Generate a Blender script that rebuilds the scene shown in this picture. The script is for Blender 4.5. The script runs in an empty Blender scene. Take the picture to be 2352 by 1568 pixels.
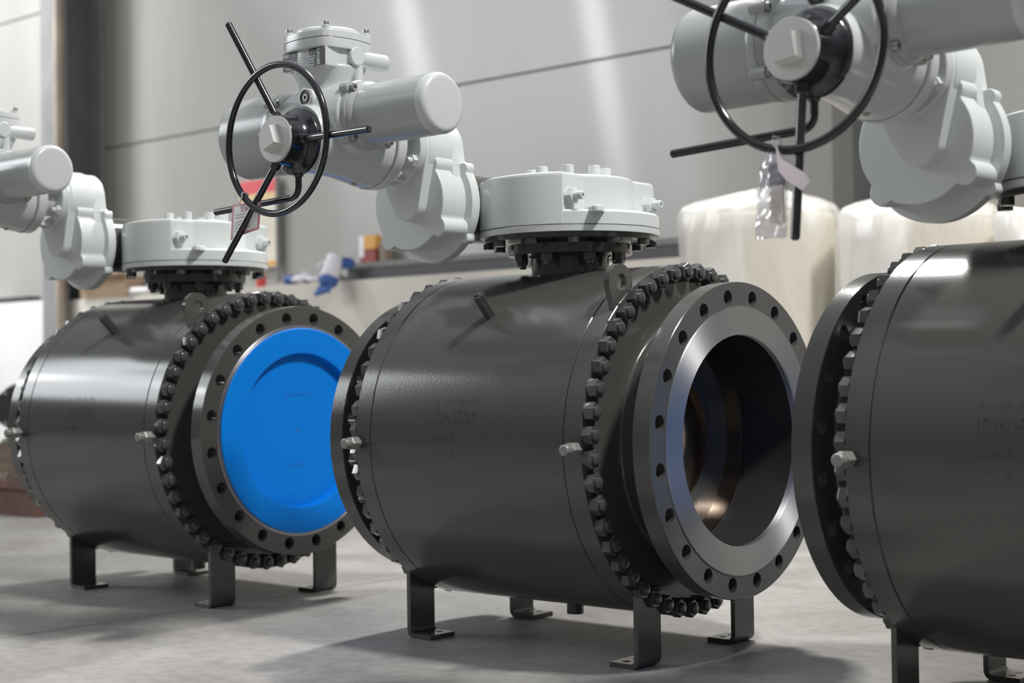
import bpy, bmesh, math, random
from mathutils import Vector, Matrix, noise
PI = math.pi
R = math.radians
random.seed(7)
C = bpy.context.scene.collection
SC = bpy.context.scene

# ------------------------------------------------------------------ materials
def mat(name, base, rough=0.5, metal=0.0, coat=0.0, spec=0.5, bump=None, var=None, aniso=None, coat_rough=0.15):
    """bump=(scale, strength, distance[, stretch]); var=(scale, amount) colour mottling"""
    m = bpy.data.materials.new(name); m.use_nodes = True
    nt = m.node_tree; N = nt.nodes; L = nt.links
    b = N['Principled BSDF']
    b.inputs['Base Color'].default_value = (*base, 1)
    b.inputs['Roughness'].default_value = rough
    b.inputs['Metallic'].default_value = metal
    b.inputs['Coat Weight'].default_value = coat
    b.inputs['Coat Roughness'].default_value = coat_rough
    b.inputs['Specular IOR Level'].default_value = spec
    tc = N.new('ShaderNodeTexCoord')
    if bump:
        mp = N.new('ShaderNodeMapping'); L.new(tc.outputs['Object'], mp.inputs['Vector'])
        if len(bump) > 3: mp.inputs['Scale'].default_value = bump[3]
        n = N.new('ShaderNodeTexNoise'); n.inputs['Scale'].default_value = bump[0]; n.inputs['Detail'].default_value = 3
        L.new(mp.outputs['Vector'], n.inputs['Vector'])
        bp = N.new('ShaderNodeBump'); bp.inputs['Strength'].default_value = bump[1]; bp.inputs['Distance'].default_value = bump[2]
        L.new(n.outputs['Fac'], bp.inputs['Height']); L.new(bp.outputs['Normal'], b.inputs['Normal'])
    if var:
        n = N.new('ShaderNodeTexNoise'); n.inputs['Scale'].default_value = var[0]; n.inputs['Detail'].default_value = 5
        L.new(tc.outputs['Object'], n.inputs['Vector'])
        r = N.new('ShaderNodeValToRGB')
        a = var[1]
        r.color_ramp.elements[0].position = 0.3; r.color_ramp.elements[1].position = 0.7
        r.color_ramp.elements[0].color = (*[c * (1 - a) for c in base], 1)
        r.color_ramp.elements[1].color = (*[min(1, c * (1 + a)) for c in base], 1)
        L.new(n.outputs['Fac'], r.inputs['Fac']); L.new(r.outputs['Color'], b.inputs['Base Color'])
    if aniso:
        b.inputs['Anisotropic'].default_value = aniso; b.inputs['Anisotropic Rotation'].default_value = .25
        t = N.new('ShaderNodeTangent'); t.direction_type = 'RADIAL'; t.axis = 'X'
        L.new(t.outputs['Tangent'], b.inputs['Tangent'])
    return m

M = {}
M['dark'] = mat('dark_grey_paint', (0.066, 0.066, 0.062), 0.15, 0, 0.0, 0.5, bump=(230, 0.11, 0.0014))
M['darkbolt'] = mat('dark_grey_bolt_paint', (0.062, 0.065, 0.063), 0.17, 0, 0.2, 0.5)
M['light'] = mat('light_grey_paint', (0.56, 0.585, 0.59), 0.26, 0, 0.3, 0.5, bump=(180, 0.06, 0.0012))
M['lightrough'] = mat('light_grey_cast_paint', (0.62, 0.655, 0.65), 0.34, 0, 0.15, 0.5, bump=(120, 0.12, 0.0016))
M['midgrey'] = mat('mid_grey_gloss_paint', (0.40, 0.42, 0.42), 0.25, 0, 0.15, 0.5, bump=(160, 0.04, 0.001))
M['fitting'] = mat('dull_grey_fitting', (0.24, 0.25, 0.235), 0.38, 0.35)
M['black'] = mat('black_gloss_paint', (0.008, 0.008, 0.012), 0.16, 0, 0.5, 0.5, bump=(150, 0.05, 0.001))
M['steel'] = mat('machined_steel', (0.42, 0.42, 0.43), 0.46, 0.95, aniso=0.92, bump=(60, 0.05, 0.0008))
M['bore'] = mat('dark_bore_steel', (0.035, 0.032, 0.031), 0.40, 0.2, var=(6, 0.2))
M['ball'] = mat('polished_ball_steel', (0.36, 0.30, 0.26), 0.14, 1.0)
M['seat'] = mat('bronze_seat_steel', (0.26, 0.20, 0.155), 0.24, 1.0)
M['zinc'] = mat('zinc_plated_steel', (0.42, 0.42, 0.40), 0.35, 0.85)
M['capgrey'] = mat('light_grey_plastic', (0.62, 0.62, 0.61), 0.45)
M['blue'] = mat('blue_plastic', (0.0, 0.20, 0.72), 0.5, 0, 0, 0.15)
M['bluemark'] = mat('blue_moulded_mark', (0.0, 0.16, 0.60), 0.5)
M['plate_black'] = mat('nameplate_black', (0.03, 0.032, 0.04), 0.35)
M['plate_white'] = mat('nameplate_white', (0.62, 0.62, 0.66), 0.4)
M['plate_green'] = mat('nameplate_green', (0.35, 0.5, 0.38), 0.4)
M['paper'] = mat('white_card', (0.86, 0.84, 0.85), 0.6)
M['paper_pink'] = mat('pink_white_card', (0.92, 0.80, 0.86), 0.6)
M['red_ink'] = mat('red_ink', (0.68, 0.30, 0.34), 0.6)
M['grey_ink'] = mat('grey_ink', (0.22, 0.22, 0.26), 0.6)
M['booklet'] = mat('cream_booklet', (0.90, 0.80, 0.70), 0.6, var=(30, 0.2))
M['booklet_dark'] = mat('grey_booklet_cover', (0.20, 0.21, 0.24), 0.5)
M['tie'] = mat('white_cord', (0.75, 0.74, 0.76), 0.6)
M['cardboard'] = mat('cardboard', (0.50, 0.36, 0.245), 0.8, var=(5, 0.12))
M['glove_white'] = mat('white_cotton', (0.72, 0.71, 0.76), 0.9)
M['glove_blue'] = mat('blue_rubber', (0.05, 0.12, 0.36), 0.6)
M['rail'] = mat('dark_steel_rail', (0.07, 0.07, 0.075), 0.5, 0.3)
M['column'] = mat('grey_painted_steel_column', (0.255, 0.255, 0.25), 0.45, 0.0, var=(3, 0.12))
M['column_shade'] = mat('shade_toned_column_web', (0.115, 0.125, 0.135), 0.42, 0.1, var=(3, 0.12))  # column grey darkened: shade of the web recess put into the colour
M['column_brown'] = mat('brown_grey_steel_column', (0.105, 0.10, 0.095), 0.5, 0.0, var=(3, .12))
M['conduit'] = mat('rusty_conduit', (0.40, 0.33, 0.27), 0.5, 0.2, var=(4, 0.25))
M['poster_red'] = mat('poster_red', (0.75, 0.12, 0.14), 0.5)
M['poster_white'] = mat('poster_cream', (0.74, 0.68, 0.58), 0.5, var=(6, 0.08))
M['poster_yellow'] = mat('poster_yellow', (0.76, 0.58, 0.32), 0.5)
M['orange'] = mat('orange_carton', (0.75, 0.40, 0.10), 0.6)
M['maroon'] = mat('maroon_carton', (0.33, 0.08, 0.07), 0.6)
M['brown_carton'] = mat('brown_carton', (0.27, 0.21, 0.16), 0.7)
M['rust_beam'] = mat('rust_red_steel', (0.13, 0.06, 0.045), 0.6, var=(8, 0.3))
M['casting'] = mat('bronze_casting', (0.30, 0.24, 0.19), 0.35, 0.7, var=(20, 0.3))
M['dark_casting'] = mat('black_casting', (0.03, 0.03, 0.035), 0.5)
M['redthing'] = mat('red_plastic', (0.6, 0.07, 0.06), 0.5)
M['cream_wall'] = mat('cream_low_wall', (0.60, 0.56, 0.50), 0.7, var=(2.2, 0.10))
M['white_panel'] = mat('white_panel', (0.74, 0.74, 0.72), 0.6, var=(1.5, 0.05))

def mat_film():
    m = bpy.data.materials.new('clear_plastic_film'); m.use_nodes = True
    nt = m.node_tree; N = nt.nodes; L = nt.links
    for n in list(N): N.remove(n)
    o = N.new('ShaderNodeOutputMaterial')
    g = N.new('ShaderNodeBsdfGlossy'); g.inputs['Roughness'].default_value = 0.12; g.inputs['Color'].default_value = (.95, .95, 1, 1)
    d = N.new('ShaderNodeBsdfDiffuse'); d.inputs['Color'].default_value = (.72, .72, .78, 1)
    t = N.new('ShaderNodeBsdfTransparent'); t.inputs['Color'].default_value = (.95, .95, .97, 1)
    a = N.new('ShaderNodeMixShader'); a.inputs['Fac'].default_value = .45
    L.new(g.outputs[0], a.inputs[1]); L.new(d.outputs[0], a.inputs[2])
    b = N.new('ShaderNodeMixShader'); b.inputs['Fac'].default_value = .32
    L.new(t.outputs[0], b.inputs[1]); L.new(a.outputs[0], b.inputs[2])
    L.new(b.outputs[0], o.inputs['Surface'])
    return m
M['film'] = mat_film()

def mat_wrap():
    """milky packing film over cream foam: thin translucent sheet"""
    m = bpy.data.materials.new('milky_wrap_film'); m.use_nodes = True
    nt = m.node_tree; N = nt.nodes; L = nt.links
    b = N['Principled BSDF']; b.inputs['Base Color'].default_value = (.92, .91, .87, 1); b.inputs['Roughness'].default_value = .22
    o = N['Material Output']
    tc = N.new('ShaderNodeTexCoord'); mp = N.new('ShaderNodeMapping'); mp.inputs['Scale'].default_value = (1.2, 1.2, .45)
    L.new(tc.outputs['Object'], mp.inputs['Vector'])
    n = N.new('ShaderNodeTexNoise'); n.inputs['Scale'].default_value = 3.5; n.inputs['Detail'].default_value = 2; n.inputs['Distortion'].default_value = .8
    L.new(mp.outputs[0], n.inputs['Vector'])
    r = N.new('ShaderNodeValToRGB'); r.color_ramp.elements[0].position = .38; r.color_ramp.elements[1].position = .62
    r.color_ramp.elements[0].color = (.45, .45, .45, 1); r.color_ramp.elements[1].color = (.80, .80, .80, 1)
    L.new(n.outputs['Fac'], r.inputs['Fac'])
    bp = N.new('ShaderNodeBump'); bp.inputs['Strength'].default_value = .8; bp.inputs['Distance'].default_value = .03
    L.new(n.outputs['Fac'], bp.inputs['Height']); L.new(bp.outputs[0], b.inputs['Normal'])
    t = N.new('ShaderNodeBsdfTransparent')
    mx = N.new('ShaderNodeMixShader'); L.new(r.outputs['Color'], mx.inputs['Fac'])
    L.new(t.outputs[0], mx.inputs[1]); L.new(b.outputs[0], mx.inputs[2]); L.new(mx.outputs[0], o.inputs['Surface'])
    return m
M['wrap'] = mat_wrap()
M['foam'] = mat('cream_foam_roll', (0.78, 0.69, 0.55), 0.8, var=(3, 0.06))

def mat_floor():
    m = bpy.data.materials.new('worn_concrete'); m.use_nodes = True
    nt = m.node_tree; N = nt.nodes; L = nt.links; b = N['Principled BSDF']
    tc = N.new('ShaderNodeTexCoord')
    def nz(s, d, dist=0, sc=None):
        n = N.new('ShaderNodeTexNoise'); n.inputs['Scale'].default_value = s; n.inputs['Detail'].default_value = d; n.inputs['Distortion'].default_value = dist
        if sc:
            mp = N.new('ShaderNodeMapping'); mp.inputs['Scale'].default_value = sc; L.new(tc.outputs['Object'], mp.inputs['Vector']); L.new(mp.outputs[0], n.inputs['Vector'])
        else: L.new(tc.outputs['Object'], n.inputs['Vector'])
        return n
    n1 = nz(2.2, 8, .6); n2 = nz(26, 6, .3); n3 = nz(.7, 4, 1.0)
    r1 = N.new('ShaderNodeValToRGB'); e = r1.color_ramp.elements
    e[0].position = .30; e[1].position = .68; e[0].color = (.225, .213, .200, 1); e[1].color = (.375, .365, .35, 1)
    L.new(n1.outputs['Fac'], r1.inputs['Fac'])
    r2 = N.new('ShaderNodeValToRGB'); e = r2.color_ramp.elements
    e[0].position = .28; e[1].position = .6; e[0].color = (.80, .80, .80, 1); e[1].color = (1, 1, 1, 1)
    L.new(n2.outputs['Fac'], r2.inputs['Fac'])
    mx = N.new('ShaderNodeMix'); mx.data_type = 'RGBA'; mx.blend_type = 'MULTIPLY'; mx.inputs[0].default_value = 1
    L.new(r1.outputs[0], mx.inputs[6]); L.new(r2.outputs[0], mx.inputs[7])
    r3 = N.new('ShaderNodeValToRGB'); e = r3.color_ramp.elements
    e[0].position = .3; e[1].position = .55; e[0].color = (.84, .83, .82, 1); e[1].color = (1, 1, 1, 1)
    L.new(n3.outputs['Fac'], r3.inputs['Fac'])
    mx2 = N.new('ShaderNodeMix'); mx2.data_type = 'RGBA'; mx2.blend_type = 'MULTIPLY'; mx2.inputs[0].default_value = 1
    L.new(mx.outputs[2], mx2.inputs[6]); L.new(r3.outputs[0], mx2.inputs[7])
    # saw-cut joint running across the row of valves (object X = along the row)
    sx = N.new('ShaderNodeSeparateXYZ'); L.new(tc.outputs['Object'], sx.inputs[0])
    a1 = N.new('ShaderNodeMath'); a1.operation = 'MULTIPLY_ADD'; a1.inputs[1].default_value = -.033; L.new(sx.outputs['Y'], a1.inputs[0])
    L.new(sx.outputs['X'], a1.inputs[2])
    a2 = N.new('ShaderNodeMath'); a2.operation = 'ADD'; a2.inputs[1].default_value = 1.137; L.new(a1.outputs[0], a2.inputs[0])
    a3 = N.new('ShaderNodeMath'); a3.operation = 'ABSOLUTE'; L.new(a2.outputs[0], a3.inputs[0])
    a4 = N.new('ShaderNodeMath'); a4.operation = 'LESS_THAN'; a4.inputs[1].default_value = .0035; L.new(a3.outputs[0], a4.inputs[0])
    mx3 = N.new('ShaderNodeMix'); mx3.data_type = 'RGBA'; L.new(a4.outputs[0], mx3.inputs[0]); L.new(mx2.outputs[2], mx3.inputs[6]); mx3.inputs[7].default_value = (.10, .09, .08, 1)
    L.new(mx3.outputs[2], b.inputs['Base Color'])
    b.inputs['Roughness'].default_value = .55; b.inputs['Specular IOR Level'].default_value = .35
    bp = N.new('ShaderNodeBump'); bp.inputs['Strength'].default_value = .12; bp.inputs['Distance'].default_value = .004
    L.new(n2.outputs['Fac'], bp.inputs['Height']); L.new(bp.outputs[0], b.inputs['Normal'])
    return m
M['floor'] = mat_floor()

def mat_wall():
    m = bpy.data.materials.new('glossy_grey_wall_panel'); m.use_nodes = True
    nt = m.node_tree; N = nt.nodes; L = nt.links; b = N['Principled BSDF']
    tc = N.new('ShaderNodeTexCoord')
    mp = N.new('ShaderNodeMapping'); mp.inputs['Scale'].default_value = (1, 1, .22); L.new(tc.outputs['Object'], mp.inputs['Vector'])
    n = N.new('ShaderNodeTexNoise'); n.inputs['Scale'].default_value = 1.6; n.inputs['Detail'].default_value = 5; L.new(mp.outputs[0], n.inputs['Vector'])
    r = N.new('ShaderNodeValToRGB'); e = r.color_ramp.elements; e[0].position = .3; e[1].position = .7
    e[0].color = (.32, .312, .29, 1); e[1].color = (.385, .377, .355, 1)
    L.new(n.outputs['Fac'], r.inputs['Fac']); L.new(r.outputs[0], b.inputs['Base Color'])
    b.inputs['Roughness'].default_value = .5
    # faint vertical rolling grain of the sheet: an anisotropic gloss layer
    gl = N.new('ShaderNodeBsdfAnisotropic'); gl.inputs['Roughness'].default_value = .17; gl.inputs['Anisotropy'].default_value = .80; gl.inputs['Rotation'].default_value = .25
    cx = N.new('ShaderNodeCombineXYZ'); cx.inputs[2].default_value = 1; L.new(cx.outputs[0], gl.inputs['Tangent'])
    ms = N.new('ShaderNodeMixShader'); ms.inputs[0].default_value = .07
    L.new(b.outputs[0], ms.inputs[1]); L.new(gl.outputs[0], ms.inputs[2]); L.new(ms.outputs[0], N['Material Output'].inputs['Surface'])
    bp = N.new('ShaderNodeBump'); bp.inputs['Strength'].default_value = .15; bp.inputs['Distance'].default_value = .02
    L.new(n.outputs['Fac'], bp.inputs['Height']); L.new(bp.outputs[0], b.inputs['Normal'])
    return m
M['wall'] = mat_wall()

# ------------------------------------------------------------------ mesh helpers
OFF = Vector((0.48, 0, 0.488))          # measured valve coordinates (front face centre) -> stem base

def finish(bm, name, m, parent=None, off=None, origin=None, smooth=40, mods=None):
    """link a bmesh as ONE object; off shifts geometry; origin = object's own origin (in parent coordinates)"""
    if off is not None: bmesh.ops.translate(bm, verts=bm.verts, vec=off)
    if origin is not None:
        bmesh.ops.translate(bm, verts=bm.verts, vec=-Vector(origin))
    bmesh.ops.remove_doubles(bm, verts=bm.verts, dist=1e-6)
    bmesh.ops.recalc_face_normals(bm, faces=bm.faces)
    ca = math.cos(R(smooth))
    for f in bm.faces: f.smooth = True
    for e in bm.edges:
        if len(e.link_faces) == 2:
            if e.link_faces[0].normal.dot(e.link_faces[1].normal) < ca: e.smooth = False
        else: e.smooth = False
    me = bpy.data.meshes.new(name); bm.to_mesh(me); bm.free()
    ms = m if isinstance(m, (list, tuple)) else [m]
    for x in ms: me.materials.append(x)
    o = bpy.data.objects.new(name, me); C.objects.link(o)
    if origin is not None: o.location = origin
    wn = o.modifiers.new('weighted_normals', 'WEIGHTED_NORMAL'); wn.keep_sharp = True; wn.weight = 100
    if parent is not None: o.parent = parent
    return o

def frame(axis):
    """local x=axis direction, returns matrix with columns (axis, u, v)"""
    a = Vector(axis).normalized()
    t = Vector((0, 0, 1)) if abs(a.z) < .9 else Vector((1, 0, 0))
    u = t.cross(a).normalized(); v = a.cross(u).normalized()
    return a, u, v

def lathe(bm, prof, axis=(1, 0, 0), c=(0, 0, 0), seg=64, mi=0, cap0=True, cap1=True):
    """prof: list of (t along axis, radius)"""
    a, u, v = frame(axis); c = Vector(c); rings = []
    for t, r in prof:
        if r <= 1e-6: rings.append([bm.verts.new(c + a * t)]); continue
        rings.append([bm.verts.new(c + a * t + (u * math.cos(2 * PI * k / seg) + v * math.sin(2 * PI * k / seg)) * r) for k in range(seg)])
    fs = []
    for A, B in zip(rings, rings[1:]):
        for k in range(seg):
            k2 = (k + 1) % seg
            if len(A) == 1 and len(B) == 1: continue
            if len(A) == 1: f = bm.faces.new((A[0], B[k], B[k2]))
            elif len(B) == 1: f = bm.faces.new((A[k], B[0], A[k2]))
            else: f = bm.faces.new((A[k], B[k], B[k2], A[k2]))
            fs.append(f)
    if cap0 and len(rings[0]) > 1: fs.append(bm.faces.new(rings[0]))
    if cap1 and len(rings[-1]) > 1: fs.append(bm.faces.new(rings[-1]))
    for f in fs: f.material_index = mi
    return fs

def rnd(r, t0, t1, b0=0.0, b1=0.0, n=4):
    """profile of a cylinder with rounded ends"""
    p = []
    if b0: p += [(t0, 0), (t0, r - b0)] + [(t0 + b0 * (1 - math.cos(PI / 2 * i / n)), r - b0 + b0 * math.sin(PI / 2 * i / n)) for i in range(1, n + 1)]
    else: p += [(t0, 0), (t0, r)]
    if b1: p += [(t1 - b1 + b1 * math.sin(PI / 2 * i / n), r - b1 + b1 * math.cos(PI / 2 * i / n)) for i in range(0, n + 1)] + [(t1, 0)]
    else: p += [(t1, r), (t1, 0)]
    return p

def prism(bm, pts, axis, t0, t1, bev=0.0, mi=0, c=(0, 0, 0), bev0=0.0):
    """extrude a 2D outline; axis 'X': pts=(y,z); 'Y': pts=(x,z); 'Z': pts=(x,y). bev = chamfer at the t1 end"""
    c = Vector(c)
    def P(p, t):
        if axis == 'X': return c + Vector((t, p[0], p[1]))
        if axis == 'Y': return c + Vector((p[0], t, p[1]))
        return c + Vector((p[0], p[1], t))
    n = len(pts)
    def inset(d):
        if d == 0: return pts
        out = []
        area = sum(pts[i][0] * pts[(i + 1) % n][1] - pts[(i + 1) % n][0] * pts[i][1] for i in range(n))
        s = 1 if area > 0 else -1
        for i in range(n):
            p0, p1, p2 = pts[i - 1], pts[i], pts[(i + 1) % n]
            d1 = Vector((p1[0] - p0[0], p1[1] - p0[1])); d2 = Vector((p2[0] - p1[0], p2[1] - p1[1]))
            if d1.length < 1e-9: d1 = d2
            if d2.length < 1e-9: d2 = d1
            d1.normalize(); d2.normalize()
            nn = Vector((-d1.y - d2.y, d1.x + d2.x)) * s
            l = max(nn.length, 1e-6); nn /= l
            k = d / max(.45, math.sqrt(max(0, (1 + d1.dot(d2)) / 2)))
            out.append((p1[0] + nn.x * k, p1[1] + nn.y * k))
        return out
    sg = 1 if t1 > t0 else -1
    levels = []
    if bev0: levels += [(inset(bev0), t0), (inset(bev0 * .3), t0 + sg * bev0 * .3), (pts, t0 + sg * bev0)]
    else: levels.append((pts, t0))
    if bev: levels += [(pts, t1 - sg * bev), (inset(bev * .3), t1 - sg * bev * .3), (inset(bev), t1)]
    else: levels.append((pts, t1))
    rings = [[bm.verts.new(P(p, t)) for p in pp] for pp, t in levels]
    fs = []
    for A, B in zip(rings, rings[1:]):
        for k in range(n): fs.append(bm.faces.new((A[k], A[(k + 1) % n], B[(k + 1) % n], B[k])))
    fs.append(bm.faces.new(rings[0])); fs.append(bm.faces.new(rings[-1]))
    for f in fs: f.material_index = mi
    return fs

def box(bm, x0, x1, y0, y1, z0, z1, bev=0.0, mi=0):
    vs = [bm.verts.new((x, y, z)) for x in (x0, x1) for y in (y0, y1) for z in (z0, z1)]
    idx = [(0, 1, 3, 2), (4, 6, 7, 5), (0, 4, 5, 1), (2, 3, 7, 6), (0, 2, 6, 4), (1, 5, 7, 3)]
    fs = [bm.faces.new([vs[i] for i in q]) for q in idx]
    for f in fs: f.material_index = mi
    if bev:
        es = list({e for f in fs for e in f.edges})
        bmesh.ops.bevel(bm, geom=es, offset=bev, segments=2, profile=.5, affect='EDGES')

def hull2(circles, n=40):
    """convex outline round several circles [(x, y, r)]"""
    P = []
    for x, y, r in circles:
        for k in range(n): P.append((x + r * math.cos(2 * PI * k / n), y + r * math.sin(2 * PI * k / n)))
    P = sorted(set(P))
    def half(pp):
        h = []
        for p in pp:
            while len(h) > 1 and (h[-1][0] - h[-2][0]) * (p[1] - h[-2][1]) - (h[-1][1] - h[-2][1]) * (p[0] - h[-2][0]) <= 0: h.pop()
            h.append(p)
        return h
    a = half(P); b = half(P[::-1])
    return a[:-1] + b[:-1]

def lobed(cx, cy, r, lobes, n=180):
    """circle outline with round lobes [(angle_deg, centre_radius, lobe_radius)]"""
    out = []
    for k in range(n):
        th = 2 * PI * k / n; best = r
        for a, d, lr in lobes:
            da = (th - R(a) + PI) % (2 * PI) - PI
            s = d * math.sin(da)
            if abs(s) < lr and abs(da) < PI / 2: best = max(best, d * math.cos(da) + math.sqrt(lr * lr - s * s))
        out.append((cx + best * math.cos(th), cy + best * math.sin(th)))
    return out

def tube(bm, pts, r, seg=14, mi=0, closed=False, caps=True, smoothn=0):
    """round bar along points"""
    P = [Vector(p) for p in pts]; n = len(P); rings = []
    prev = None
    for i in range(n):
        if closed: d = (P[(i + 1) % n] - P[i - 1]).normalized()
        elif i == 0: d = (P[1] - P[0]).normalized()
        elif i == n - 1: d = (P[-1] - P[-2]).normalized()
        else: d = ((P[i + 1] - P[i]).normalized() + (P[i] - P[i - 1]).normalized()).normalized()
        if prev is None:
            t = Vector((0, 0, 1)) if abs(d.z) < .9 else Vector((0, 1, 0)); u = t.cross(d).normalized()
        else: u = (prev - d * prev.dot(d)).normalized()
        prev = u; v = d.cross(u)
        rings.append([bm.verts.new(P[i] + (u * math.cos(2 * PI * k / seg) + v * math.sin(2 * PI * k / seg)) * r) for k in range(seg)])
    fs = []
    pairs = list(zip(rings, rings[1:]))
    if closed: pairs.append((rings[-1], rings[0]))
    for A, B in pairs:
        for k in range(seg): fs.append(bm.faces.new((A[k], A[(k + 1) % seg], B[(k + 1) % seg], B[k])))
    if caps and not closed:
        d0 = (P[0] - P[1]).normalized(); d1 = (P[-1] - P[-2]).normalized()
        for rg, cc, d in ((rings[0], P[0], d0), (rings[-1], P[-1], d1)):
            inner = [bm.verts.new(cc + (v.co - cc) * .62 + d * r * .42) for v in rg]
            for k in range(seg): fs.append(bm.faces.new((rg[k], rg[(k + 1) % seg], inner[(k + 1) % seg], inner[k])))
            fs.append(bm.faces.new(inner))
    for f in fs: f.material_index = mi

def hexbolt(bm, c, axis, ac, h, stud=0.0, sr=0.0, rot=0.0, mi=0):
    """hex head of corner radius ac and height h on point c looking along axis, with an optional stud end"""
    a, u, v = frame(axis); c = Vector(c)
    rings = []
    for t, k in ((0, 1), (h * .86, 1), (h, .91)):
        rings.append([bm.verts.new(c + a * t + (u * math.cos(rot + PI / 3 * i) + v * math.sin(rot + PI / 3 * i)) * ac * k) for i in range(6)])
    fs = []
    for A, B in zip(rings, rings[1:]):
        for k in range(6): fs.append(bm.faces.new((A[k], A[(k + 1) % 6], B[(k + 1) % 6], B[k])))
    fs += [bm.faces.new(rings[0]), bm.faces.new(rings[-1])]
    for f in fs: f.material_index = mi
    if stud: lathe(bm, [(h * .9, sr), (h + stud * .7, sr), (h + stud, sr * .72), (h + stud, 0)], axis, c, 16, mi, cap0=False)

def capscrew(bm, c, axis, r, h, mi=0):
    """socket head cap screw"""
    lathe(bm, [(0, r), (h * .9, r), (h, r * .9), (h, r * .5), (h * .5, r * .5), (h * .5, 0)], axis, c, 18, mi, cap0=False)

def tag(o, label=None, cat=None, group=None, kind=None):
    if label: o['label'] = label
    if cat: o['category'] = cat
    if group: o['group'] = group
    if kind: o['kind'] = kind
    return o

def empty(name, loc, rz=0.0):
    e = bpy.data.objects.new(name, None); C.objects.link(e); e.location = loc; e.rotation_euler = (0, 0, rz); e.empty_display_size = .1
    return e

def instance(src, name, parent, loc, rot=(0, 0, 0)):
    o = src.copy(); o.name = name; C.objects.link(o); o.parent = parent; o.location = loc; o.rotation_euler = rot
    return o

def copy_tree(o, parent=None):
    c = o.copy(); C.objects.link(c)
    if parent is not None: c.parent = parent
    for ch in list(o.children): copy_tree(ch, c)
    return c

# ------------------------------------------------------------------ camera (solved from the flange bolt circles)
F = 3546.2; PITCH = 0.0172; ROLL = -0.0143; CAMZ = 0.6547
cam = bpy.data.cameras.new('camera'); co = bpy.data.objects.new('camera', cam); C.objects.link(co)
cam.sensor_width = 36; cam.lens = F / 2352 * 36; cam.clip_end = 200
co.matrix_world = Matrix.Translation((0, 0, CAMZ)) @ Matrix.Rotation(PI / 2 + PITCH, 4, 'X') @ Matrix.Rotation(ROLL, 4, 'Z')
cam.dof.use_dof = True; cam.dof.focus_distance = 3.35; cam.dof.aperture_fstop = 3.2
SC.camera = co

def pix(u, v):
    du, dv = u - 1176, v - 784; cr, sr = math.cos(ROLL), math.sin(ROLL)
    a = cr * du + sr * dv; b = -sr * du + cr * dv; c, s = math.cos(PITCH), math.sin(PITCH)
    return Vector((a / F, c + b / F * s, s - b / F * c))
HW = -0.72                                     # heading of the back wall, along the row of valves
WX = Vector((math.cos(HW), math.sin(HW), 0)); WN = Vector((-math.sin(HW), math.cos(HW), 0))
def atD(u, v, D):
    """world point on the vertical plane parallel to the back wall at distance D from the camera"""
    w = pix(u, v); return Vector((0, 0, CAMZ)) + w * (D / (WN.x * w.x + WN.y * w.y))
def wall_uv(p): return p.dot(WX), p.z          # along the wall, height
def wpt(s, D, z=0.0):
    return WX * s + WN * D + Vector((0, 0, z))

POSE = {'C': (0.50624, 3.41311, -0.71329), 'L': (-0.59711, 4.36026, -0.72384), 'R': (1.46564, 2.51132, -0.738)}
def stem(n):
    x, y, h = POSE[n]; return Vector((x - .48 * math.cos(h), y - .48 * math.sin(h), 0))

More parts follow.
